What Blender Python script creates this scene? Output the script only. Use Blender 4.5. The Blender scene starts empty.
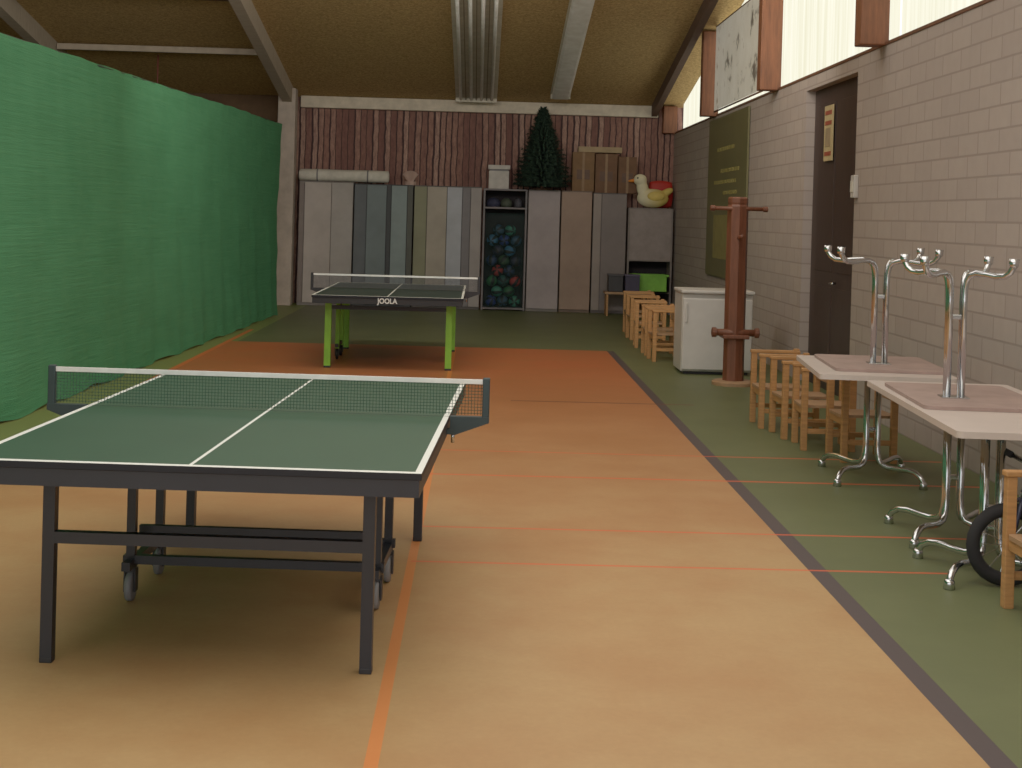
import bpy, bmesh, math, random
import numpy as np
from mathutils import Vector, Matrix
random.seed(7)
scene=bpy.context.scene
COL=scene.collection
def lin(c):
    r=[]
    for v in c:
        v=v/255.0
        r.append(v/12.92 if v<=0.04045 else ((v+0.055)/1.055)**2.4)
    return (r[0],r[1],r[2],1)
# ---------------------------------------------------------------- materials
class NT:
    def __init__(s,name):
        s.m=bpy.data.materials.new(name); s.m.use_nodes=True
        s.n=s.m.node_tree.nodes; s.l=s.m.node_tree.links
        s.b=s.n['Principled BSDF']; s.out=s.n['Material Output']
    def new(s,t,**k):
        x=s.n.new(t)
        for a,b in k.items(): setattr(x,a,b)
        return x
    def math(s,op,a,b=None,c=None):
        x=s.n.new('ShaderNodeMath'); x.operation=op
        for i,v in enumerate((a,b,c)):
            if v is None: continue
            if isinstance(v,(int,float)): x.inputs[i].default_value=v
            else: s.l.new(v,x.inputs[i])
        return x.outputs[0]
    def between(s,v,a,b):
        return s.math('MULTIPLY',s.math('GREATER_THAN',v,a),s.math('LESS_THAN',v,b))
    def clamp(s,v): return s.math('MINIMUM',s.math('MAXIMUM',v,0),1)
    def mix(s,f,a,b,blend='MIX'):
        x=s.n.new('ShaderNodeMix'); x.data_type='RGBA'; x.blend_type=blend
        for i,v in ((0,f),(6,a),(7,b)):
            if isinstance(v,(int,float,tuple)): x.inputs[i].default_value=v
            else: s.l.new(v,x.inputs[i])
        return x.outputs[2]
    def coord(s,kind='Object'):
        if kind=='pos': return s.n.new('ShaderNodeNewGeometry').outputs['Position']
        return s.n.new('ShaderNodeTexCoord').outputs[kind]
    def sep(s,v):
        x=s.n.new('ShaderNodeSeparateXYZ'); s.l.new(v,x.inputs[0]); return x.outputs
    def noise(s,v,scale,detail=4,rough=.6,st=None):
        if st:
            mp=s.n.new('ShaderNodeMapping'); mp.inputs['Scale'].default_value=st; s.l.new(v,mp.inputs[0]); v=mp.outputs[0]
        x=s.n.new('ShaderNodeTexNoise'); x.inputs['Scale'].default_value=scale; x.inputs['Detail'].default_value=detail; x.inputs['Roughness'].default_value=rough
        s.l.new(v,x.inputs['Vector']); return x.outputs[0]
    def ramp(s,f,stops):
        x=s.n.new('ShaderNodeValToRGB'); e=x.color_ramp.elements
        while len(e)<len(stops): e.new(.5)
        for i,(p,c) in enumerate(stops): e[i].position=p; e[i].color=c
        s.l.new(f,x.inputs[0]); return x.outputs[0]
    def base(s,c): s.l.new(c,s.b.inputs['Base Color'])
    def bump(s,h,st=.3,d=.01):
        x=s.n.new('ShaderNodeBump'); x.inputs['Strength'].default_value=st; x.inputs['Distance'].default_value=d
        s.l.new(h,x.inputs['Height']); s.l.new(x.outputs[0],s.b.inputs['Normal'])
def mat(name,c,rough=.6,metal=0,var=.15,scale=6,st=None,kind='Object',spec=None,bump=0):
    t=NT(name); c=lin(c)
    t.b.inputs['Roughness'].default_value=rough; t.b.inputs['Metallic'].default_value=metal
    if spec is not None: t.b.inputs['Specular IOR Level'].default_value=spec
    n=t.noise(t.coord(kind),scale,st=st)
    d=tuple(v*(1-var) for v in c[:3])+(1,); l=tuple(min(1,v*(1+var)) for v in c[:3])+(1,)
    t.base(t.ramp(n,[(.3,d),(.7,l)]))
    if bump: t.bump(n,bump)
    return t.m
M={}
# floor
t=NT('sports_floor'); pos=t.coord('pos'); X,Y,Z=t.sep(pos)
nz=t.noise(pos,1.1,6,.65); nf=t.noise(pos,40,4); nm_=t.noise(pos,6,5,.7)
light_falloff=t.math('MULTIPLY_ADD',Y,1/9.5,-6.0/9.5)  # light falloff along the hall, painted into the court's base colour
light_falloff=t.clamp(t.math('ADD',light_falloff,t.math('MULTIPLY_ADD',nz,.5,-.25)))
org=t.mix(light_falloff,lin((190,154,106)),lin((190,92,50)))
org=t.mix(t.clamp(t.math('MULTIPLY_ADD',nz,1.8,-.7)),org,lin((164,108,62)))
org=t.mix(t.math('MULTIPLY',nm_,.34),org,lin((152,106,62)))
org=t.mix(t.math('MULTIPLY',nf,.3),org,lin((130,96,58)))
grn=t.mix(nz,lin((76,84,52)),lin((110,118,78)))
grn=t.mix(t.math('MULTIPLY',nm_,.4),grn,lin((90,92,66)))
grn=t.mix(t.math('MULTIPLY',t.math('LESS_THAN',X,-2.9),.6),grn,lin((132,146,76)))
inside=t.math('MULTIPLY',t.between(X,-3.0,1.57),t.math('LESS_THAN',Y,17.7))
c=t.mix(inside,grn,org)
dl=t.math('MULTIPLY',t.between(X,1.565,1.65),t.math('LESS_THAN',Y,17.7)); c=t.mix(dl,c,lin((74,64,66)))
def addline(c,m,colr,f=.8): return t.mix(t.math('MULTIPLY',m,f),c,lin(colr))
c=addline(c,t.math('MULTIPLY',t.between(X,-.297,-.255),t.math('LESS_THAN',Y,17.7)),(216,122,58),.75)
c=addline(c,t.math('MULTIPLY',t.between(X,-3.04,-2.98),t.math('LESS_THAN',Y,19.5)),(215,100,50))
for y0,w,x1,f in ((6.74,.013,2.25,.75),(7.5,.014,2.6,.75),(9.02,.02,3.2,.7),(9.95,.018,3.2,.6)):
    c=addline(c,t.math('MULTIPLY',t.between(Y,y0-w,y0+w),t.between(X,-.28,x1)),(214,88,50),f)
c=addline(c,t.math('MULTIPLY',t.between(Y,12.68,12.74),t.between(X,.3,1.9)),(104,54,40),.7)
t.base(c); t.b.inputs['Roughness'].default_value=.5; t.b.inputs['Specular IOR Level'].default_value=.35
t.bump(nf,.08,.003); M['floor']=t.m
# brick
def brickmat(name,a,b,m):
    t=NT(name); pos=t.coord('pos'); X,Y,Z=t.sep(pos)
    cb=t.new('ShaderNodeCombineXYZ'); t.l.new(t.math('ADD',Y,X),cb.inputs[0]); t.l.new(Z,cb.inputs[1])
    br=t.new('ShaderNodeTexBrick'); t.l.new(cb.outputs[0],br.inputs['Vector'])
    br.inputs['Scale'].default_value=1; br.inputs['Brick Width'].default_value=.40; br.inputs['Row Height'].default_value=.15
    br.inputs['Mortar Size'].default_value=.011; br.inputs['Color1'].default_value=lin(a); br.inputs['Color2'].default_value=lin(b); br.inputs['Mortar'].default_value=lin(m)
    br.inputs['Mortar Smooth'].default_value=.7
    n=t.noise(pos,9,5)
    t.base(t.mix(t.math('MULTIPLY',n,.35),br.outputs[0],lin((140,126,118))))
    t.b.inputs['Roughness'].default_value=.9
    h=t.math('ADD',t.math('MULTIPLY',br.outputs[1],-1),t.math('MULTIPLY',n,.3)); t.bump(h,.12,.01)
    return t.m
M['brick']=brickmat('painted_block',(180,166,157),(171,157,149),(152,138,130))
# ceiling
t=NT('fibre_ceiling'); pos=t.coord('pos'); n=t.noise(pos,24,6,.85); n2=t.noise(pos,1.2,3)
t.base(t.mix(t.math('MULTIPLY',n2,.35),t.ramp(n,[(.36,lin((128,98,54))),(.64,lin((220,184,122)))]),lin((172,138,82)))); t.b.inputs['Roughness'].default_value=.95; M['ceiling']=t.m
# slatted back wall
t=NT('slatted_wall'); pos=t.coord('pos'); X,Y,Z=t.sep(pos)
nw=t.noise(pos,2.2,3)
k=t.math('MULTIPLY',t.math('MULTIPLY_ADD',nw,.07,X),1/.105); fr=t.math('FRACT',k); idn=t.math('FLOOR',k)
wn=t.new('ShaderNodeTexWhiteNoise',noise_dimensions='1D'); t.l.new(idn,wn.inputs['W'])
n=t.noise(pos,7,6,.8,st=(2.2,1,.8))
c=t.ramp(wn.outputs[0],[(0,lin((130,88,78))),(.5,lin((170,126,110))),(1,lin((200,162,144)))])
c=t.mix(t.clamp(t.math('MULTIPLY_ADD',n,2.4,-.8)),c,lin((92,60,58)))
c=t.mix(t.math('LESS_THAN',fr,t.math('MULTIPLY_ADD',wn.outputs[0],.25,.1)),c,lin((60,38,42)))
t.base(c); t.b.inputs['Roughness'].default_value=.8; M['slat']=t.m
M['beam_white']=mat('beam_white',(214,202,182),.8)
M['rafter_grey']=mat('rafter_grey',(172,158,140),.8,st=(1,8,1))
M['rafter_dark']=mat('rafter_dark',(80,56,42),.8)
M['post_wood']=mat('post_wood',(120,70,42),.6,st=(6,6,.6),var=.3)
M['frame_wood']=mat('frame_wood',(104,66,44),.7)
M['hallwall']=mat('hall_wall',(92,70,50),.9,kind='pos')
M['column']=mat('column_plaster',(184,170,158),.9)
M['door']=mat('door_wood',(58,42,38),.5,st=(6,6,.7),var=.3)
# window pane
t=NT('daylit_blind'); pos=t.coord('pos'); X,Y,Z=t.sep(pos)
n=t.noise(pos,3,3,st=(1,4,.15))
c=t.ramp(n,[(.3,lin((232,228,198))),(.65,lin((252,249,228)))])
t.b.inputs['Base Color'].default_value=(.03,.03,.025,1); t.b.inputs['Roughness'].default_value=1; t.b.inputs['Specular IOR Level'].default_value=0
t.l.new(c,t.b.inputs['Emission Color']); t.b.inputs['Emission Strength'].default_value=1.05; M['pane']=t.m
# curtain
t=NT('green_netting'); ob=t.coord('pos'); n=t.noise(ob,1.6,5,st=(1,.7,2.2)); n2=t.noise(ob,50,3,.8,st=(1,1,2)); n3=t.noise(ob,5,4,.7,st=(1,.2,8))
c=t.mix(n,lin((50,118,76)),lin((82,152,108))); c=t.mix(t.math('MULTIPLY',n2,.5),c,lin((34,88,56))); c=t.mix(t.math('MULTIPLY',n3,.45),c,lin((102,170,126)))
t.base(c); t.b.inputs['Roughness'].default_value=.85; t.b.inputs['Specular IOR Level'].default_value=.15; t.bump(t.math('ADD',n2,t.math('MULTIPLY',n3,2)),.4,.012); M['curtain']=t.m
# table tops
def topmat(name,c,cl,edge):
    t=NT(name); ob=t.coord('Object'); X,Y,Z=t.sep(ob)
    ax=t.math('ABSOLUTE',X); ay=t.math('ABSOLUTE',Y)
    m=t.math('MAXIMUM',t.math('GREATER_THAN',ax,.7395),t.math('GREATER_THAN',ay,1.342))
    m=t.math('MAXIMUM',m,t.math('LESS_THAN',ax,.006))
    n=t.noise(ob,3,4)
    b=t.mix(n,lin(c),lin(cl)); b=t.mix(m,b,lin((228,232,228)))
    g=t.new('ShaderNodeNewGeometry'); nz=t.sep(g.outputs['Normal'])[2]
    b=t.mix(t.math('LESS_THAN',nz,.5),b,lin(edge))
    t.base(b); t.b.inputs['Roughness'].default_value=.5; t.b.inputs['Specular IOR Level'].default_value=.3; return t.m
M['tt_green']=topmat('playing_surface_green',(34,68,50),(42,78,58),(22,24,32))
M['tt_dark']=topmat('playing_surface_dark',(34,50,48),(40,56,52),(20,22,32))
M['navy']=mat('navy_steel',(26,29,38),.45)
M['black']=mat('black_steel',(26,26,32),.5)
M['lime']=mat('lime_steel',(130,196,52),.5)
M['teal']=mat('teal_plastic',(34,52,56),.5)
M['grey']=mat('grey_rubber',(120,120,124),.6)
M['tape']=mat('white_tape',(230,232,230),.7)
def netmat(name,c,a):
    t=NT(name); t.b.inputs['Base Color'].default_value=lin(c); t.b.inputs['Roughness'].default_value=.9
    ob=t.coord('Object'); X,Y,Z=t.sep(ob)
    fx=t.math('FRACT',t.math('MULTIPLY',X,75)); fz=t.math('FRACT',t.math('MULTIPLY',Z,75))
    m=t.math('MAXIMUM',t.math('LESS_THAN',fx,a),t.math('LESS_THAN',fz,a))
    t.l.new(m,t.b.inputs['Alpha']); return t.m
M['net']=netmat('net_mesh_green',(50,80,68),.17)
M['net2']=netmat('net_mesh_black',(80,80,84),.25)
M['ballnet']=netmat('ball_net',(50,74,74),.13)
M['chrome']=mat('chrome',(205,208,212),.16,1,.03)
M['laminate']=mat('white_laminate',(204,190,182),.35,var=.05)
M['underside']=mat('pale_brown_underside',(158,134,126),.6)
M['pine']=mat('pine_wood',(178,128,76),.55,st=(1,1,8),var=.2)
M['red_wood']=mat('reddish_wood',(112,64,44),.5,st=(6,6,.7),var=.25)
M['ply']=mat('plywood',(162,126,92),.6)
M['white_enamel']=mat('white_enamel',(202,198,192),.35,var=.05)
M['dark_gap']=mat('dark_interior',(40,36,40),.9)
M['card']=mat('cardboard',(122,92,64),.85)
M['card2']=mat('cardboard_printed',(108,78,58),.85)
M['white']=mat('white_paper',(212,208,196),.8)
M['tube_light']=mat('lamp_housing',(200,192,174),.5)
M['fluo']=mat('fluorescent_tube',(246,244,236),.3)
M['tyre']=mat('tyre_rubber',(24,24,28),.8)
def cmat(nm,c,r=.6,**k):
    if nm not in M: M[nm]=mat(nm,c,r,**k)
    return M[nm]
# ---------------------------------------------------------------- mesh helpers
def link(o,parent=None):
    COL.objects.link(o)
    if parent: o.parent=parent
    return o
def mk(name,bm,m,parent=None,smooth=False,loc=(0,0,0)):
    me=bpy.data.meshes.new(name); bmesh.ops.recalc_face_normals(bm,faces=bm.faces[:]); bm.to_mesh(me); bm.free()
    if smooth:
        for p in me.polygons: p.use_smooth=True
    for x in (m if isinstance(m,(list,tuple)) else [m]): me.materials.append(x)
    o=bpy.data.objects.new(name,me); o.location=loc
    return link(o,parent)
def bbox(bm,x0,x1,y0,y1,z0,z1,bev=0,mi=0):
    g=bmesh.ops.create_cube(bm,size=1); vs=g['verts']
    for v in vs: v.co=Vector(((x0+x1)/2+v.co.x*(x1-x0),(y0+y1)/2+v.co.y*(y1-y0),(z0+z1)/2+v.co.z*(z1-z0)))
    fs=set(f for v in vs for f in v.link_faces)
    for f in fs: f.material_index=mi
    if bev:
        es=list(set(e for v in vs for e in v.link_edges))
        bmesh.ops.bevel(bm,geom=es,offset=bev,segments=2,affect='EDGES',profile=.5)
def box(name,x0,x1,y0,y1,z0,z1,m,parent=None,bev=0.004):
    bm=bmesh.new(); bbox(bm,x0,x1,y0,y1,z0,z1,bev); return mk(name,bm,m,parent)
def btube(bm,pts,r,seg=10,caps=True,r2=None):
    pts=[Vector(p) for p in pts]; rings=[]; n=len(pts); up=None
    for i,p in enumerate(pts):
        if i==0: d=pts[1]-pts[0]
        elif i==n-1: d=pts[-1]-pts[-2]
        else: d=(pts[i+1]-pts[i]).normalized()+(pts[i]-pts[i-1]).normalized()
        d.normalize()
        if up is None:
            up=Vector((0,0,1)) if abs(d.z)<.9 else Vector((1,0,0))
        a=d.cross(up).normalized(); b=a.cross(d).normalized(); up=b
        rr=r if r2 is None else r+(r2-r)*i/(n-1)
        rings.append([bm.verts.new(p+a*rr*math.cos(2*math.pi*k/seg)+b*rr*math.sin(2*math.pi*k/seg)) for k in range(seg)])
    for i in range(n-1):
        for k in range(seg):
            bm.faces.new((rings[i][k],rings[i][(k+1)%seg],rings[i+1][(k+1)%seg],rings[i+1][k]))
    if caps:
        bm.faces.new(rings[0]); bm.faces.new(rings[-1][::-1])
def tube(name,pts,r,m,parent=None,seg=10,smooth=True):
    bm=bmesh.new(); btube(bm,pts,r,seg); return mk(name,bm,m,parent,smooth)
def lathe(bm,prof,c=(0,0,0),seg=20,axis='z'):
    rings=[]
    for r,z in prof:
        ring=[]
        for k in range(seg):
            a=2*math.pi*k/seg
            if axis=='z': v=(c[0]+r*math.cos(a),c[1]+r*math.sin(a),c[2]+z)
            elif axis=='x': v=(c[0]+z,c[1]+r*math.cos(a),c[2]+r*math.sin(a))
            else: v=(c[0]+r*math.cos(a),c[1]+z,c[2]+r*math.sin(a))
            ring.append(bm.verts.new(v))
        rings.append(ring)
    for i in range(len(rings)-1):
        for k in range(seg): bm.faces.new((rings[i][k],rings[i][(k+1)%seg],rings[i+1][(k+1)%seg],rings[i+1][k]))
    bm.faces.new(rings[0]); bm.faces.new(rings[-1][::-1])
def tag(o,label,cat,group=None):
    o['label']=label; o['category']=cat
    if group: o['group']=group
    return o
def thing(name,label,cat,loc=(0,0,0),rz=0,group=None):
    o=bpy.data.objects.new(name,None); o.empty_display_size=.1; o.location=loc; o.rotation_euler=(0,0,rz); link(o)
    return tag(o,label,cat,group)
def struct(o): o['kind']='structure'; return o
def dup(src,loc,rz=None,label=None,group=None):
    n=src.copy(); COL.objects.link(n); n.location=loc
    if rz is not None: n.rotation_euler=(0,0,rz)
    if label: n['label']=label
    if group: n['group']=group
    def rec(s,d):
        for ch in list(s.children):
            c2=ch.copy(); COL.objects.link(c2); c2.parent=d; rec(ch,c2)
    rec(src,n); return n
# ---------------------------------------------------------------- room shell
WX=3.3
CB=3.56
def cz(y): return CB+.17*(25.3-y) if y>11 else CB+.17*14.3-.10*(11-y)
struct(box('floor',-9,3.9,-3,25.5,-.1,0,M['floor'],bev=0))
struct(box('wall_back',-9,3.9,25.3,25.5,0,CB,M['slat'],bev=0))
struct(box('wall_hall',-9.2,-9,-3,25.5,0,6,M['hallwall'],bev=0))
struct(box('wall_hall_back',-9,-3.5,25.24,25.299,0,CB,M['hallwall'],bev=0))
struct(box('trim_1',-3.15,3.0,25.16,25.3,3.37,CB+.01,M['beam_white'],bev=.01))
bm=bmesh.new()
ys=[-3,11,25.5]
for y in ys:
    for dz in (0,.12):
        for x in (-9.2,3.9): bm.verts.new((x,y,cz(y)+dz))
bm.verts.ensure_lookup_table(); v=bm.verts
for i in range(2):
    a=i*4; b=a+4
    bm.faces.new((v[a],v[a+1],v[b+1],v[b])); bm.faces.new((v[a+2],v[a+3],v[b+3],v[b+2]))
    bm.faces.new((v[a],v[b],v[b+2],v[a+2])); bm.faces.new((v[a+1],v[b+1],v[b+3],v[a+3]))
bm.faces.new((v[0],v[1],v[3],v[2])); bm.faces.new((v[8],v[9],v[11],v[10]))
struct(mk('ceiling',bm,M['ceiling']))
# right wall (with door recess) as three stretches of one wall
SILL=3.1
bm=bmesh.new()
bbox(bm,WX,WX+.3,-3,12.9,0,SILL); bbox(bm,WX,WX+.3,14.95,25.3,0,SILL); bbox(bm,WX+.16,WX+.3,12.9,14.95,0,SILL); bbox(bm,WX,WX+.3,12.9,14.95,2.97,SILL)
struct(mk('wall_right',bm,M['brick']))
struct(box('trim_2',WX-.01,WX+.1,-3,25.2,SILL,SILL+.03,M['frame_wood'],bev=.005))
# windows : bays between posts
py=[-.95,3.4,7.75,12.1,16.45,20.8,25.15]
for i,y in enumerate(py):
    top=cz(y)-.02
    struct(box('trim_%d'%(i+3),WX-.22,WX+.02,y-.10 if i<6 else y-.1,y+.10,SILL,top,M['post_wood'],bev=.01))
k=1
edges=[-3]+py
for i in range(len(edges)-1):
    y0,y1=edges[i]+.10,edges[i+1]-.10
    if i==0: y0=-3
    bm=bmesh.new(); cap=5.2
    z0,z1=min(cap,cz(y0)),min(cap,cz(y1))
    for x in (WX+.12,WX+.16):
        bm.verts.new((x,y0,SILL+.0)); bm.verts.new((x,y1,SILL+.0)); bm.verts.new((x,y1,z1)); bm.verts.new((x,y0,z0))
    bm.verts.ensure_lookup_table(); v=bm.verts
    for f in ((0,1,2,3),(7,6,5,4),(0,4,5,1),(1,5,6,2),(2,6,7,3),(3,7,4,0)): bm.faces.new([v[j] for j in f])
    w=struct(mk('window_%d'%k,bm,M['pane']))
    k+=1
struct(box('wall_upper_right',WX+.12,WX+.3,-3,14.5,5.2,6,M['hallwall'],bev=0))
# door
d=box('door_1',WX+.09,WX+.16,12.92,14.93,0,2.97,M['door'],bev=.004); struct(d)
for y0,y1 in ((13.0,13.88),(13.97,14.85)):
    for z0,z1 in ((.15,1.0),(1.15,2.8)):
        box('panel',WX+.084,WX+.092,y0+.05,y1-.05,z0,z1,M['door'],d,.003)
tube('handle',[(WX+.09,13.85,1.05),(WX+.03,13.85,1.05),(WX+.03,13.72,1.05)],.012,M['chrome'],d)
# sign on door
s=thing('notice_sign','small cream vertical notice with red border on dark door','sign',(WX+.07,14.2,2.5))
box('board',-.012,0,-.17,.17,-.27,.27,cmat('sign_cream',(190,170,124)),s,.002)
for z in (.2,.1,-.2): box('printed_band',-.016,-.011,-.13,.13,z-.02,z+.02,cmat('sign_red',(150,70,50)),s,0)
box('picture',-.016,-.011,-.1,.1,-.13,.05,cmat('sign_grey',(150,130,100)),s,0)
s=thing('light_switch','small white surface-mounted switch box on brick corner','switch',(WX,12.98-.15,1.95))
box('housing',-.04,0,-.06,.06,-.10,.10,M['white_enamel'],s,.008); box('rocker',-.048,-.04,-.04,.04,-.05,.05,M['white'],s,.003)
# left column
struct(box('trim_20',-3.45,-3.16,24.55,24.85,0,3.64,M['column'],bev=.01))
# rafters
def rafter(n,x,w,h,m,y0=12,y1=25.25):
    bm=bmesh.new()
    for y in (y0,y1):
        for xx,zz in ((x-w/2,0),(x+w/2,0),(x+w/2,-h),(x-w/2,-h)): bm.verts.new((xx,y,cz(y)+zz))
    bm.verts.ensure_lookup_table(); v=bm.verts
    bm.faces.new([v[i] for i in (0,1,2,3)]); bm.faces.new([v[i] for i in (7,6,5,4)])
    for i in range(4): bm.faces.new((v[i],v[(i+1)%4],v[4+(i+1)%4],v[4+i]))
    struct(mk(n,bm,m))
rafter('trim_21',2.93,.1,.2,M['rafter_dark'])
rafter('trim_22',-3.3,.16,.28,M['rafter_grey'])
rafter('trim_23',-6.6,.16,.28,M['rafter_grey'])
struct(box('trim_24',-6.5,-3.38,22.3,22.4,3.94,4.03,M['rafter_grey']))
struct(box('trim_25',-6.5,-3.38,19.5,19.6,4.36,4.42,M['rafter_dark']))
p=tube('hanging_rope',[(-5.1,22.9,3.96),(-5.1,22.9,3.0)],.012,cmat('rope_red',(120,60,50))); tag(p,'thin reddish rope hanging from the sloped ceiling','rope')
# ceiling lamps
def lamp(name,x0,x1,y0,y1,ntube,label):
    L=thing(name,label,'ceiling lamp',((x0+x1)/2,(y0+y1)/2,cz((y0+y1)/2)))
    ang=math.atan(-.17); L.rotation_euler=(ang,0,0)
    hl=(y1-y0)/2; w=(x1-x0)/2
    box('housing',-w,w,-hl,hl,-.06,-.002,M['tube_light'],L,.006)
    if ntube==1:
        box('diffuser',-w+.015,w-.015,-hl+.03,hl-.03,-.15,-.062,M['fluo'],L,.04)
    else:
        for i in range(ntube):
            xx=-w+(i+.5)*2*w/ntube
            tube('lamp_tube',[(xx,-hl+.03,-.085),(xx,hl-.03,-.085)],.026,M['fluo'],L,8)
        for i in range(ntube-1):
            xx=-w+(i+1)*2*w/ntube
            box('louvre_rib',xx-.008,xx+.008,-hl,hl,-.10,-.05,cmat('lamp_rib',(140,126,104)),L,0)
    for yy in (-hl,hl-.03): box('end_cap',-w,w,yy,yy+.03,-.13,-.055,M['tube_light'],L,.004)
lamp('fluorescent_lamp',-.49,.21,17.0,24.9,4,'wide ribbed grey-white multi-tube ceiling lamp, switched off')
lamp('fluorescent_lamp',1.10,1.43,17.0,24.5,1,'single broad pale ceiling lamp with smooth diffuser')
# ---------------------------------------------------------------- curtain
bm=bmesh.new(); NY=420; NZ=18; g=[]
for i in range(NY+1):
    y=1.5+(22.2-1.5)*i/NY; col=[]
    ztop=2.785+.009*(y-10)+.010*abs(math.sin(y*math.pi/.9))+.006*math.sin(y*1.1)
    for j in range(NZ+1):
        f=j/NZ; z=.015+(ztop-.015)*f
        amp=.004+.016*(1-f)**2
        x=-3.43+.031*(y-10)+amp*(.6*math.sin(y*5.3+.6*math.sin(z*2))+.5*math.sin(y*2.3+1.3)+.4*math.sin(y*11.1+z*2))-.03*math.sin(z*1.1)+.006*math.sin(z*5+y*.7)+.005*math.sin(z*13-y*1.9+math.sin(y*2.7))+.003*math.sin(y*17+z*7)
        if j==0: z+=.015*math.sin(y*5)
        col.append(bm.verts.new((x,y,max(.005,z))))
    g.append(col)
for i in range(NY):
    for j in range(NZ): bm.faces.new((g[i][j],g[i+1][j],g[i+1][j+1],g[i][j+1]))
cur=thing('divider_curtain','long green netting divider curtain hanging from a cable','curtain')
mk('netting',bm,M['curtain'],cur,True)
tube('cable',[(-3.43+.031*(y-10)-.02,y,2.785+.009*(y-10)) for y in (1.5,8,15,22.25)],.012,cmat('cable_dark',(40,60,50)),cur,6)
# ---------------------------------------------------------------- table tennis tables
def rod(bm,a,b,w,h=None):
    h=h or w; a=Vector(a); b=Vector(b); d=(b-a).normalized()
    up=Vector((0,0,1)) if abs(d.z)<.9 else Vector((0,1,0))
    s=d.cross(up).normalized(); u=s.cross(d).normalized()
    vs=[bm.verts.new(p+s*sx*w/2+u*sy*h/2) for p in (a,b) for sx,sy in ((-1,-1),(1,-1),(1,1),(-1,1))]
    bm.faces.new(vs[:4]); bm.faces.new(vs[4:][::-1])
    for i in range(4): bm.faces.new((vs[i],vs[(i+1)%4],vs[4+(i+1)%4],vs[4+i]))
def bar(name,a,b,w,m,parent,h=None):
    bm=bmesh.new(); rod(bm,a,b,w,h); return mk(name,bm,m,parent)
def tttable(loc,rz,label,top,apron,legm,legx,legw,mid_m,netm,postm,chx,simple=False):
    T=thing('table_tennis_table',label,'table tennis table',loc,rz)
    for s in (-1,1):
        y0,y1=(-1.37,-.004) if s<0 else (.004,1.37)
        box('tabletop',-.7625,.7625,y0,y1,.736,.76,top,T,.002)
        bm=bmesh.new()
        for a in ((-.755,-.725,y0+.008,y1-.004),(.725,.755,y0+.008,y1-.004),(-.725,.725,y0+.008,y0+.038),(-.725,.725,y1-.038,y1-.008)): bbox(bm,*a,.678,.735)
        mk('apron',bm,apron,T)
        yl=s*1.04
        for x in (-legx,legx):
            l=bar('leg',(x,yl,.02),(x,yl,.735),legw,legm,T)
            box('foot',x-legw/2-.001,x+legw/2+.001,yl-legw/2-.001,yl+legw/2+.001,0,.02,M['black'],l,.003)
        bar('crossbar',(-legx,yl,.44 if not simple else .62),(legx,yl,.44 if not simple else .62),.04,mid_m,T)
    # chassis
    for x in (-chx,chx):
        for y in (-.22,.22):
            bar('upright',(x,y,.12),(x,y,.735),.045 if simple else .035,legm if simple else mid_m,T)
            w=bpy.data.objects.new('caster',None); link(w,T); w.location=(x,y,.0)
            bm=bmesh.new(); lathe(bm,[(.045,-.014),(.058,-.012),(.06,0),(.058,.012),(.045,.014)],(0,0,.06),20,'x'); mk('wheel',bm,M['black'] if simple else M['grey'],w,True)
            bm=bmesh.new(); bbox(bm,-.024,-.018,-.022,.022,.04,.13); bbox(bm,.018,.024,-.022,.022,.04,.13); bbox(bm,-.024,.024,-.022,.022,.12,.135); mk('fork',bm,M['navy'],w)
        bar('side_rail',(x,-.30,.155),(x,.30,.155),.035,mid_m,T)
        bar('brace',(x,-.21,.50),(x,.21,.66),.03,mid_m,T)
    if not simple:
        for y in (-.22,.22): bar('crossbar',(-chx-.03,y,.17),(chx+.03,y,.17),.035,mid_m,T)
        bar('crossbar',(-chx,-.1,.27),(chx,-.1,.27),.03,mid_m,T)
        bar('crossbar',(-chx,.22,.5),(chx,.22,.5),.03,mid_m,T)
    else:
        bar('crossbar',(-chx,.22,.6),(chx,.22,.6),.03,mid_m,T)
    # net
    N=bpy.data.objects.new('net_set',None); link(N,T)
    bm=bmesh.new(); vs=[bm.verts.new(p) for p in ((-.9,0,.768),(.9,0,.768),(.9,0,.905),(-.9,0,.905))]; bm.faces.new(vs); mk('net',bm,netm,N)
    box('net_tape',-.905,.905,-.004,.004,.898,.9175,M['tape'],N,.001)
    for s in (-1,1):
        bm=bmesh.new(); bbox(bm,s*.915-.015,s*.915+.015,-.016,.016,.735,.925,.004); mk('net_post',bm,postm,N)
        bm=bmesh.new()
        pr=[(.72,.688),(.79,.685),(.93,.738),(.93,.762),(.768,.762),(.768,.71),(.72,.70)]
        a=[bm.verts.new((s*px,-.02,pz)) for px,pz in pr]; b=[bm.verts.new((s*px,.02,pz)) for px,pz in pr]
        bm.faces.new(a); bm.faces.new(b[::-1])
        for i in range(len(pr)): bm.faces.new((a[i],a[(i+1)%len(pr)],b[(i+1)%len(pr)],b[i]))
        mk('clamp',bm,postm,N)
        tube('screw',[(s*.78,0,.65),(s*.78,0,.70)],.008,M['chrome'],N)
    return T
T1=tttable((-.873,6.152,0),-.0432,'green table tennis table with white lines and dark wheeled frame',M['tt_green'],M['navy'],M['navy'],.56,.042,M['navy'],M['net'],M['teal'],.50)
T2=tttable((-.92,16.07,0),0,'dark table tennis table with lime green legs and net',M['tt_dark'],M['black'],M['lime'],.62,.065,M['black'],M['net2'],M['black'],.60,True)
cu=bpy.data.curves.new('txt','FONT'); cu.body='JOOLA'; cu.size=.075; cu.extrude=.001; cu.align_x='CENTER'; cu.align_y='CENTER'; cu.offset=.002
to=bpy.data.objects.new('tmp',cu); COL.objects.link(to); bpy.context.view_layer.update()
me=bpy.data.meshes.new_from_object(to.evaluated_get(bpy.context.evaluated_depsgraph_get())); bpy.data.objects.remove(to)
me.materials.clear(); me.materials.append(M['tape'])
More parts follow.
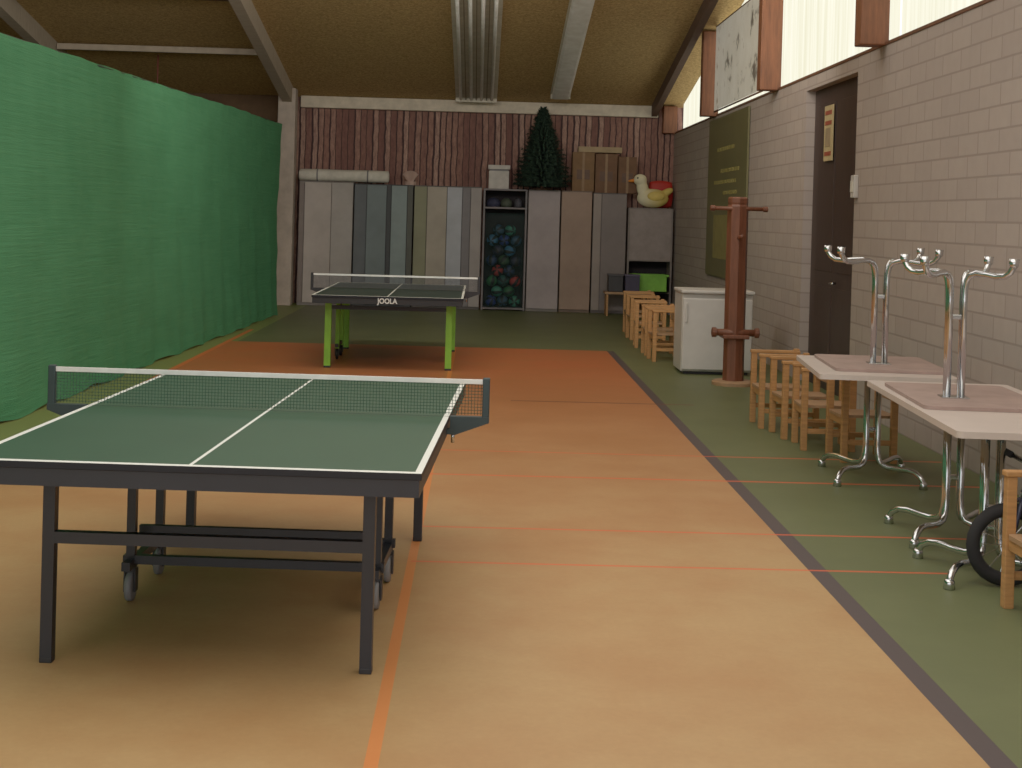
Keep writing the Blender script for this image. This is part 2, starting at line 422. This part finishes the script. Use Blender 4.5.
lt=bpy.data.objects.new('lettering',me); link(lt,T2); lt.location=(0,-1.374,.712); lt.rotation_euler=(math.pi/2,0,0); lt.scale=(.85,.95,1)
# ---------------------------------------------------------------- pedestal tables
def pedestal(parent,x,y,inv,H=.68,zb=0,fx=.26,fy=.30):
    P=bpy.data.objects.new('pedestal',None); link(P,parent); P.location=(x,y,zb)
    if inv: P.rotation_euler=(math.pi,0,0); P.location=(x,y,zb+H)
    prof=[(0,H),(0,.22),(.01,.165),(.04,.12),(.10,.094),(.25,.082),(.45,.086),(.65,.094),(.82,.09),(.93,.07),(.985,.045),(1.0,.02)]
    for sx in (-1,1):
        for sy in (-1,1):
            pts=[(sx*(.036+(fx-.036)*k),sy*(.018+(fy-.018)*k),z) for k,z in prof]
            tube('leg_tube',pts,.0165,M['chrome'],P,12)
            bm=bmesh.new(); lathe(bm,[(.017,.045),(.024,.035),(.027,0)],(sx*fx,sy*fy,0),12); mk('foot_pad',bm,M['chrome'],P,True)
    bm=bmesh.new(); bbox(bm,-.03,.03,-.02,.02,.30,.325,.004); mk('collar',bm,M['chrome'],P)
    box('mount_plate',-.07,.07,-.06,.06,H-.006,H,M['chrome'],P,.002)
    return P
def roundslab(name,x0,x1,y0,y1,z0,z1,r,m,parent,seg=6):
    bm=bmesh.new(); vs=[]
    for cx,cy,a0 in ((x1-r,y1-r,0),(x0+r,y1-r,90),(x0+r,y0+r,180),(x1-r,y0+r,270)):
        for k in range(seg+1):
            a=math.radians(a0+90*k/seg); vs.append(bm.verts.new((cx+r*math.cos(a),cy+r*math.sin(a),z0)))
    f=bm.faces.new(vs); e=bmesh.ops.extrude_face_region(bm,geom=[f])
    for v in e['geom']:
        if isinstance(v,bmesh.types.BMVert): v.co.z=z1
    return mk(name,bm,m,parent)
A=thing('folding_table','white-topped canteen table with chrome splayed legs beside brick wall','table',(2.53,9.27,0),-.10)
roundslab('tabletop',-.42,.40,-.62,.62,.682,.712,.03,M['laminate'],A); pedestal(A,0,0,False,fy=.36)
B=thing('folding_table','long white-topped table with two chrome pedestals','table',(2.61,7.38,0),-.066)
roundslab('tabletop',-.42,.38,-1.02,1.02,.682,.712,.03,M['laminate'],B); pedestal(B,-.13,.15,False); pedestal(B,-.16,-.66,False)
C=thing('upturned_table','upturned table with chrome legs pointing up on white table','table',(2.57,9.30,.713),-.08)
roundslab('tabletop',-.34,.36,-.45,.52,0,.018,.05,M['underside'],C); pedestal(C,-.01,-.04,True,H=.74,zb=.018,fx=.30,fy=.26)
D=thing('upturned_table','upturned pale brown table with chrome legs up on long table','table',(2.56,7.56,.713),-.08)
roundslab('tabletop',-.32,.33,-.46,.60,0,.018,.05,M['underside'],D); pedestal(D,-.085,-.05,True,H=.73,zb=.018,fx=.22,fy=.24)
# ---------------------------------------------------------------- childrens chairs (face -X)
def chair(loc,rz,label,group):
    C=thing('childrens_chair',label,'chair',loc,rz,group)
    for x in (-.17,.17):
        for y in (-.18,.18):
            box('leg',x-.022,x+.022,y-.022,y+.022,0,.56 if x<0 else .60,M['pine'],C,.004)
    for y in (-.18,.18):
        box('armrest',-.2,.2,y-.028,y+.028,.56,.585,M['pine'],C,.006)
        box('stretcher',-.15,.15,y-.012,y+.012,.12,.155,M['pine'],C,.003)
    roundslab('seat',-.19,.19,-.158,.158,.30,.32,.03,M['ply'],C)
    box('backrest',.155,.178,-.16,.16,.42,.56,M['ply'],C,.006)
    box('apron',-.18,-.165,-.16,.16,.25,.30,M['pine'],C,.003)
    return C
G='childrens pine chairs lined up along the wall'
c0=chair((2.40,11.55,0),0,'small pine childrens chair with armrests in a row',G)
for x,y,r in ((2.46,11.02,.05),(2.51,10.50,-.04),(2.66,10.02,.04),(2.455,5.98,.03)): dup(c0,(x,y,0),r)
for x,y,r in ((2.16,16.7,.05),(2.16,17.4,0),(2.16,18.4,-.05),(2.2,19.6,.05),(2.25,20.6,0)): dup(c0,(x,y,0),r)
# ---------------------------------------------------------------- white fridge
F=thing('small_fridge','white low fridge cabinet standing by the wall behind wooden post','fridge',(2.5,15.55,0))
box('body',-.37,.37,-.28,.3,.03,.85,M['white_enamel'],F,.01); box('door',-.365,.365,-.325,-.285,.05,.80,M['white_enamel'],F,.012)
box('worktop',-.385,.385,-.33,.31,.85,.885,M['white_enamel'],F,.01)
box('handle',-.34,-.32,-.345,-.325,.55,.75,M['white_enamel'],F,.004); box('plinth',-.34,.34,-.25,.28,0,.04,M['black'],F,.002)
# ---------------------------------------------------------------- wooden training dummy post
Dm=thing('wooden_dummy_post','reddish-brown wooden training post with cross arms on round base','training post',(2.53,14.38,0))
bm=bmesh.new(); lathe(bm,[(.21,0),(.21,.03),(.19,.045)],(0,0,0),28); mk('base',bm,M['ply'],Dm)
bm=bmesh.new(); lathe(bm,[(.105,.045),(.105,1.76),(.095,1.78),(.1,1.8),(.1,1.84),(.085,1.855)],(0,0,0),8); mk('trunk',bm,M['red_wood'],Dm)
for z,l,r in ((1.74,.26,.02),(.52,.21,.035)):
    a=tube('arm',[(-l,-.06,z),(l,-.06,z)],r,M['red_wood'],Dm,12)
    for s in (-1,1):
        bm=bmesh.new(); lathe(bm,[(r*1.0,-.025),(r*1.4,-.02),(r*1.4,.02),(r*1.0,.025)],(s*l,-.06,z),12,'x'); mk('knob',bm,M['red_wood'],a)
tube('arm',[(0,-.05,1.45),(0,-.28,1.47)],.02,M['red_wood'],Dm,12)
box('wedge',-.13,.13,-.13,.13,.46,.50,M['red_wood'],Dm,.01)
# ---------------------------------------------------------------- back wall cabinets
CY=24.72
def cabinet(name,x0,x1,h,doors,label,body=(120,114,110),dy=0,depth=.5):
    C=thing(name,label,'cabinet',((x0+x1)/2,CY+dy+depth/2,0)); w=(x1-x0)/2
    box('body',-w,w,-depth/2+.025,depth/2,0.0,h,cmat('cab_%d_%d_%d'%body,body),C,.004)
    tot=sum(d[0] for d in doors); x=-w
    for fr,colr,off in doors:
        ww=2*w*fr/tot
        dr=box('door',x+.005,x+ww-.005,-depth/2-off,-depth/2+.02,.05,h-.02,cmat('door_%d_%d_%d'%colr,colr,var=.14,scale=2),C,.004)
        x+=ww
    return C
cabinet('storage_cabinet',-3.08,-2.17,2.10,[(.1,(120,108,104),0),(.5,(182,172,166),0),(.4,(170,164,160),.01)],'tall pale grey two-door storage cabinet against slatted wall')
cabinet('storage_cabinet',-2.15,-1.16,2.08,[(.22,(92,98,104),0),(.35,(112,126,130),.03),(.08,(60,64,68),0),(.28,(134,150,152),.02),(.1,(80,82,76),0)],'tall cabinet with narrow blue-grey door panels',body=(60,62,66))
cabinet('storage_cabinet',-1.14,0,2.08,[(.22,(136,136,108),0),(.34,(172,162,148),.02),(.26,(178,182,192),.03),(.14,(120,116,120),0),(.19,(160,152,150),0)],'tall cabinet with mismatched green, beige and white panels',body=(90,86,84))
cabinet('storage_cabinet',.79,1.33,2.06,[(1,(162,150,152),0)],'tall lilac-grey single-door cabinet')
cabinet('storage_cabinet',1.35,1.87,2.06,[(1,(154,128,112),.01)],'tall tan single-door cabinet',body=(110,92,80))
cabinet('storage_cabinet',1.89,2.46,2.04,[(.25,(146,134,128),0),(.75,(122,112,110),0)],'tall dull grey-brown cabinet',body=(90,82,82))
# open shelf
S=thing('open_shelf','tall open grey shelf holding sports gear and balls','shelf',(.40,CY+.25,0))
for x in (-.37,.34): box('side_panel',x,x+.03,-.25,.25,0,2.06,cmat('shelfgrey',(120,114,118)),S,.003)
for z in (.02,1.72,2.03): box('shelf_board',-.34,.34,-.25,.25,z,z+.03,cmat('shelfgrey',(120,114,118)),S,.003)
box('back_panel',-.34,.34,.22,.25,.05,2.03,M['dark_gap'],S,0)
bc=[(40,60,130),(46,104,66),(40,60,100),(54,110,150),(60,130,112),(160,50,50),(44,44,70),(48,80,108),(40,84,80),(54,80,58)]
bi=0
z=.155
for row in range(8):
    n=3 if row%2==0 else 2
    for i in range(n):
        x=.40+(-.2+.2*i if n==3 else -.1+.2*i); ci=(bi*7+row*3)%len(bc); c=bc[ci]
        bm=bmesh.new(); bmesh.ops.create_uvsphere(bm,u_segments=20,v_segments=12,radius=.098)
        o=mk('ball',bm,[cmat('ball_%d'%ci,c,.6),cmat('ball_panel',(28,28,34),.6)],None,True,(x,CY+.12+.02*math.sin(row),z))
        for pp in o.data.polygons:
            if (int(math.degrees(math.atan2(pp.center.y,pp.center.x))//45)%2==0): pp.material_index=1
        o.rotation_euler=(random.random()*3,random.random()*3,0)
        tag(o,'coloured play ball stacked in the net shelf','ball','play balls in the open shelf'); bi+=1
    z+=.172
bm=bmesh.new(); vs=[]
gx=[]
for i in range(9):
    for j in range(17):
        f=i/8; gz=.05+1.6*j/16; bulge=.07*math.sin(f*math.pi)
        gx.append(bm.verts.new((.07+.66*f,CY-.01-bulge,gz)))
for i in range(8):
    for j in range(16): bm.faces.new((gx[i*17+j],gx[(i+1)*17+j],gx[(i+1)*17+j+1],gx[i*17+j+1]))
o=mk('ball_net',bm,M['ballnet']); tag(o,'dark mesh net holding balls inside open shelf','net')
for x,w,c in ((.2,.12,(50,54,80)),(.42,.1,(74,82,70)),(.62,.07,(80,80,90))):
    bm=bmesh.new(); bmesh.ops.create_uvsphere(bm,u_segments=16,v_segments=10,radius=1)
    for v in bm.verts: v.co=Vector((v.co.x*w,v.co.y*.14,max(-.06,v.co.z*.1)+.06))
    o=mk('sports_bag',bm,cmat('bag_%d'%c[0],c,.8),None,True,(x,CY+.18,1.751)); tag(o,'dark fabric sports bag on upper shelf','bag','bags on upper shelf')
# right corner unit
U=thing('corner_shelf_unit','grey corner unit with closed upper box above open shelf','shelf',(2.87,CY+.25,0))
cg=cmat('cornergrey',(128,118,114))
for x in (-.38,.35): box('side_panel',x,x+.03,-.25,.25,0,1.80,cg,U,.003)
box('upper_door',-.35,.35,-.26,-.24,.92,1.78,cmat('cornerdoor',(144,132,128)),U,.003)
for z in (.36,.90,1.78): box('shelf_board',-.35,.35,-.25,.25,z,z+.025,cg,U,.003)
box('back_panel',-.35,.35,.22,.25,.05,1.78,M['dark_gap'],U,0)
K=thing('plastic_crate','bright green plastic crate on open shelf','crate',(2.86,CY-.06,.386))
gm=cmat('crate_green',(120,190,56),.5)
bm=bmesh.new(); bbox(bm,-.3,.3,-.16,.16,0,.02); bbox(bm,-.3,-.28,-.16,.16,0,.30); bbox(bm,.28,.3,-.16,.16,0,.30); bbox(bm,-.3,.3,-.16,-.14,0,.30); bbox(bm,-.3,.3,.14,.16,0,.30); mk('body',bm,gm,K)
bm=bmesh.new()
for a in ((-.32,.32,-.18,-.155),(-.32,.32,.155,.18),(-.32,-.295,-.155,.155),(.295,.32,-.155,.155)): bbox(bm,*a,.27,.30)
mk('rim',bm,gm,K)
# low shelf with dark boxes next to it
Q=thing('low_bench','low wooden bench holding dark boxes','bench',(2.42,24.25,0))
box('seat',-.35,.35,-.2,.2,.36,.40,M['ply'],Q,.005)
for x in (-.32,.29): box('leg',x,x+.03,-.18,.18,0,.36,M['pine'],Q,.004)
for i,(x,z,c) in enumerate(((2.25,.402,(50,50,56)),(2.52,.402,(60,56,80)))):
    o=thing('storage_box','dark plastic storage box on low bench','box',(x,24.22,z),.05*i,'boxes on low bench')
    box('body',-.12,.12,-.14,.14,0,.26,cmat('sb%d'%i,c),o,.01); box('lid',-.13,.13,-.15,.15,.26,.29,cmat('sbl%d'%i,tuple(v+25 for v in c)),o,.008)
# things on cabinets
RL=thing('paper_roll','long white rolled mat lying on cabinet tops','roll',(-2.34,CY+.12,2.206))
bm=bmesh.new(); lathe(bm,[(.07,-.76),(.098,-.745),(.102,-.4),(.098,0),(.103,.4),(.097,.745),(.06,.76)],(0,0,0),22,'x'); mk('rolled_sheet',bm,M['white'],RL,True)
for x in (-.45,.4):
    bm=bmesh.new(); lathe(bm,[(.1045,-.012),(.1055,0),(.1045,.012)],(x,0,0),22,'x'); mk('strap',bm,M['grey'],RL,True)
bm=bmesh.new()
for a in range(7):
    an=math.radians(-50+100*a/6)
    btube(bm,[(0,0,.02),(.17*math.sin(an)*.8,-.02,.12+.12*math.cos(an))],.02,6,True,.035)
btube(bm,[(0,0,0),(0,0,.06)],.1,10)
o=mk('shell_ornament',bm,cmat('shell_pink',(190,160,148)),None,False,(-1.22,CY+.15,2.082)); tag(o,'pinkish fan-shaped shell ornament on cabinet','ornament')
W=thing('white_box','open white carton standing on open shelf','box',(.28,CY+.2,2.061))
wm=cmat('cartonwhite',(196,190,184))
box('body',-.17,.17,-.15,.15,0,.3,wm,W,.004); box('lid_rim',-.185,.185,-.16,.16,.33,.40,wm,W,.004); box('insert',-.16,.16,-.13,.13,.3,.34,M['grey'],W,0)
for i,(x,w,h,m) in enumerate(((1.71,.185,.66,M['card']),(2.1,.185,.66,M['card2']),(2.46,.155,.62,M['card2']))):
    z0=2.062 if i<1 else 2.042
    o=thing('cardboard_box','brown cardboard box stacked on cabinet tops','box',(x,CY+.25,z0),0,'cardboard boxes on the cabinets')
    box('body',-w,w,-.18,.18,0,h,m,o,.004); box('packing_tape',-.02,.02,-.184,.184,.001,h+.002,cmat('brown_tape',(140,110,80)),o,0)
    box('printed_band',-w*.6,w*.6,-.183,-.179,h*.3,h*.55,cmat('print_dark',(94,68,54)),o,0)
o=box('flat_carton',1.62,2.36,CY+.1,CY+.4,2.726,2.82,cmat('flat_carton',(160,136,100)),None,.004); tag(o,'flat light carton lying across two boxes','box')
# christmas tree
TR=thing('artificial_christmas_tree','small dark green artificial Christmas tree on cabinets','christmas tree',(1.0,CY+.02,2.062))
box('stand',-.16,.16,-.03,.03,0,.03,M['rafter_dark'],TR,.004); box('stand',-.03,.03,-.16,.16,.031,.06,M['rafter_dark'],TR,.004)
tube('trunk',[(0,0,.04),(0,0,1.34)],.014,M['rafter_dark'],TR,6)
bm=bmesh.new()
for tier in range(20):
    f=tier/19; z=.11+1.22*f; L=.47*(1-f)**.85+.04; nb=int(28-17*f)
    for b in range(nb):
        a=2*math.pi*(b+random.random()*.6)/nb; l=L*random.uniform(.74,1.05)
        d=Vector((math.cos(a),math.sin(a),-.04+.5*f)).normalized(); side=Vector((-d.y,d.x,0)); st=Vector((0,0,z))
        nq=15
        for q in range(nq):
            tq=.08+.92*q/(nq-1); p0=st+d*l*tq
            for s in (-1,1):
                tip=p0+d*.05+side*s*.08*random.uniform(.6,1.1)+Vector((0,0,random.uniform(-.04,.03)))
                bm.faces.new((bm.verts.new(p0-d*.016),bm.verts.new(p0+d*.018),bm.verts.new(tip)))
            for s in (-1,1):
                tip=p0+d*.04+Vector((0,0,.055*s)); bm.faces.new((bm.verts.new(p0-side*.014),bm.verts.new(p0+side*.014),bm.verts.new(tip)))
mk('needle_branches',bm,cmat('fir_green',(38,58,46),.8),TR)
# toy duck
DK=thing('toy_duck','large white and yellow toy duck with orange beak on unit','toy duck',(2.86,CY-.02,1.806))
bm=bmesh.new()
def ell(c,r,rot=0):
    g=bmesh.ops.create_uvsphere(bm,u_segments=24,v_segments=16,radius=1)
    mt=Matrix.Translation(c)@Matrix.Rotation(rot,4,'Y')@Matrix.Diagonal((*r,1))
    bmesh.ops.transform(bm,matrix=mt,verts=g['verts'])
ell((.03,0,.165),(.27,.16,.16)); ell((.26,0,.27),(.13,.07,.06),-.5); ell((-.15,0,.33),(.10,.09,.15),-.15); ell((-.19,0,.47),(.115,.10,.10))
o=mk('body',bm,None,DK); o.data.materials.clear()
t=NT('duck_plush'); X,Y,Z=t.sep(t.coord('Object')); f=t.clamp(t.math('MULTIPLY_ADD',X,3.0,.45))
t.base(t.mix(f,lin((232,224,190)),lin((226,200,104)))); t.b.inputs['Roughness'].default_value=.8; o.data.materials.append(t.m)
rm=o.modifiers.new('r','REMESH'); rm.mode='VOXEL'; rm.voxel_size=.015; rm.use_smooth_shade=True
sm=o.modifiers.new('s','SMOOTH'); sm.iterations=4
bm=bmesh.new(); btube(bm,[(-.27,0,.46),(-.34,0,.45),(-.39,0,.445)],.036,10,True,.012); mk('beak',bm,cmat('duck_beak',(226,130,40)),DK,True)
for s in (-1,1):
    bm=bmesh.new(); bmesh.ops.create_uvsphere(bm,u_segments=10,v_segments=8,radius=.015); mk('eye',bm,M['tyre'],DK,True,(-.24,s*.082,.50))
    bm=bmesh.new(); bmesh.ops.create_uvsphere(bm,u_segments=16,v_segments=10,radius=1); bmesh.ops.scale(bm,vec=(.15,.03,.08),verts=bm.verts); o=mk('wing',bm,cmat('duck_wing',(222,194,100)),DK,True,(.07,s*.15,.20))
R_=thing('red_cushion','bright red puffy cushion leaning behind the toy duck','cushion',(3.06,CY+.34,1.806))
bm=bmesh.new(); bmesh.ops.create_cube(bm,size=1); bmesh.ops.subdivide_edges(bm,edges=bm.edges[:],cuts=8,use_grid_fill=True)
for v in bm.verts:
    x,y,z=v.co*2; k=(1-abs(x)**3*.5)*(1-abs(z)**3*.5); v.co=Vector((x*.21*(1-.12*z*z),y*.09*(.35+.65*k),.24+z*.235*(1-.12*x*x)))
mk('pad',bm,cmat('cushion_red',(190,44,34)),R_,True)
tube('piping',[(.2*math.cos(a),0,.24+.225*math.sin(a)) for a in [2*math.pi*i/24 for i in range(25)]],.012,cmat('piping_orange',(230,120,40)),R_,6)
# ---------------------------------------------------------------- banners on right wall
t=NT('banner_green'); pos=t.coord('pos'); X,Y,Z=t.sep(pos); n=t.noise(pos,2,4)
c=t.mix(n,lin((90,90,56)),lin((116,110,70)))
t.base(c); M['banner']=t.m
Bn=thing('green_banner','olive green wall banner with faint yellow lines of lettering','banner',(WX-.02,19.6,0))
box('sheet',-.012,.012,-1.55,1.55,.85,3.05,M['banner'],Bn,0)
ym=cmat('banner_yellow',(150,140,74))
for z,a,b in ((2.6,-.6,.7),(2.3,-1,.4),(2.15,-.8,.9),(2.0,-.9,.2)):
    y=a
    while y<b:
        w=random.uniform(.06,.16); box('lettering',-.016,-.012,y,y+w,z-.025,z+.025,ym,Bn,0); y+=w+.05
box('emblem',-.016,-.012,-.5,.9,1.1,1.7,cmat('banner_patch',(142,132,76)),Bn,0)
# poster in clerestory
t=NT('poster_sketch'); pos=t.coord('pos'); n=t.noise(pos,1.3,5,.7); n2=t.noise(pos,5,3)
c=t.ramp(n,[(.38,lin((90,84,76))),(.44,lin((206,200,182))),(.60,lin((215,210,194))),(.66,lin((150,130,104)))])
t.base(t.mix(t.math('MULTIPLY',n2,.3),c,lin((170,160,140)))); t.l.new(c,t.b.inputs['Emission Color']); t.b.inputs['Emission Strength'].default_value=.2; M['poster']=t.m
Ps=thing('hanging_picture','large pale hanging picture with dark sketch marks below roof','picture',(WX-.06,18.6,0))
box('sheet',-.006,.006,-1.95,1.95,3.17,4.35,M['poster'],Ps,0)
for z in (3.15,4.35): tube('rod',[(0,-1.97,z),(0,1.97,z)],.012,M['frame_wood'],Ps,6)
# ---------------------------------------------------------------- childrens bicycle
BK=thing('childrens_bicycle','small black-wheeled childrens bicycle parked under white table','bicycle',(2.41,6.52,0),0)
for x in (0,.52):
    Wh=bpy.data.objects.new('wheel',None); link(Wh,BK); Wh.location=(x,0,.19)
    bm=bmesh.new()
    N=28; K2=8; rings=[]
    for i in range(N):
        a=2*math.pi*i/N; ring=[]
        for j in range(K2):
            b=2*math.pi*j/K2; rr=.158+.032*math.cos(b); ring.append(bm.verts.new((rr*math.cos(a),.03*math.sin(b),rr*math.sin(a))))
        rings.append(ring)
    for i in range(N):
        for j in range(K2): bm.faces.new((rings[i][j],rings[(i+1)%N][j],rings[(i+1)%N][(j+1)%K2],rings[i][(j+1)%K2]))
    mk('tyre',bm,M['tyre'],Wh,True)
    bm=bmesh.new()
    for i in range(14):
        a=2*math.pi*i/14; btube(bm,[(0,.01*(-1)**i,0),(.14*math.cos(a),0,.14*math.sin(a))],.0025,5)
    mk('spokes',bm,M['chrome'],Wh); tube('hub',[(0,-.04,0),(0,.04,0)],.014,M['chrome'],Wh)
fm=cmat('bike_frame',(30,34,60),.4)
tube('frame',[(.06,0,.44),(.3,0,.22),(.52,0,.19)],.014,fm,BK); tube('frame',[(.07,0,.46),(.36,0,.42),(.3,0,.22)],.014,fm,BK); tube('frame',[(.36,0,.42),(.52,0,.19)],.01,fm,BK)
for s in (-1,1): tube('fork',[(0,s*.04,.19),(.04,s*.04,.38),(.06,0,.40)],.01,fm,BK)
tube('stem',[(.06,0,.40),(.09,0,.55)],.012,M['chrome'],BK); tube('handlebar',[(.05,-.2,.58),(.1,-.08,.55),(.1,.08,.55),(.05,.2,.58)],.011,M['chrome'],BK)
for s in (-1,1): tube('grip',[(.06,s*.15,.572),(.04,s*.23,.585)],.016,M['tyre'],BK)
roundslab('saddle',.30,.50,-.06,.06,.46,.50,.05,M['tyre'],BK); tube('seat_post',[(.37,0,.40),(.385,0,.47)],.012,M['chrome'],BK)
tube('crank',[(.30,-.06,.14),(.30,-.06,.22),(.30,.06,.22),(.30,.06,.30)],.008,M['chrome'],BK)
# ---------------------------------------------------------------- lights
w=bpy.data.worlds.new('w'); scene.world=w; w.use_nodes=True
w.node_tree.nodes['Background'].inputs[0].default_value=(1,.98,.95,1); w.node_tree.nodes['Background'].inputs[1].default_value=1.15
def area(loc,rot,sx,sy,e,c=(1,1,1)):
    l=bpy.data.lights.new('fill_light','AREA'); l.shape='RECTANGLE'; l.size=sx; l.size_y=sy; l.energy=e; l.color=c  # unseen fill lamps added to brighten the hall, not real fittings
    o=bpy.data.objects.new('fill_light',l); o.location=loc; o.rotation_euler=rot; link(o); return o
area((-.3,4.7,4.7),(0,0,0),6,7.5,225,(1,.97,.9))
area((0,11.5,5.0),(0,0,0),5,3,70,(1,.95,.86))
area((0,13.5,4.1),(math.radians(88),0,0),5.5,.8,78,(1,.94,.84))
area((0,13.8,4.4),(math.radians(112),0,0),5.5,.6,45,(1,.92,.78))
area((-6.4,15.5,3.8),(math.radians(95),0,0),4,.8,25,(1,.9,.76))
area((0,6,4.0),(math.radians(180),0,0),4,4,50,(1,.9,.78))
# ---------------------------------------------------------------- camera
F_,yaw,pitch,roll,h,cx,cy=1461.9,.0204,-.0106,.0282,1.606,510.74,231.4
f=np.array([math.sin(yaw)*math.cos(pitch),math.cos(yaw)*math.cos(pitch),math.sin(pitch)])
r=np.array([math.cos(yaw),-math.sin(yaw),0]); u=np.cross(r,f); c,s=math.cos(roll),math.sin(roll)
r2=c*r+s*u; u2=-s*r+c*u
cam=bpy.data.cameras.new('camera'); co=bpy.data.objects.new('camera',cam); COL.objects.link(co)
co.matrix_world=Matrix(((r2[0],u2[0],-f[0],0),(r2[1],u2[1],-f[1],0),(r2[2],u2[2],-f[2],h),(0,0,0,1)))
cam.sensor_fit='HORIZONTAL'; cam.sensor_width=36; cam.lens=36*F_/1022
cam.shift_x=(511-cx)/1022; cam.shift_y=(cy-384)/1022; cam.clip_end=200
scene.camera=co
scene.view_settings.view_transform='Standard'
scene.view_settings.gamma=1.2
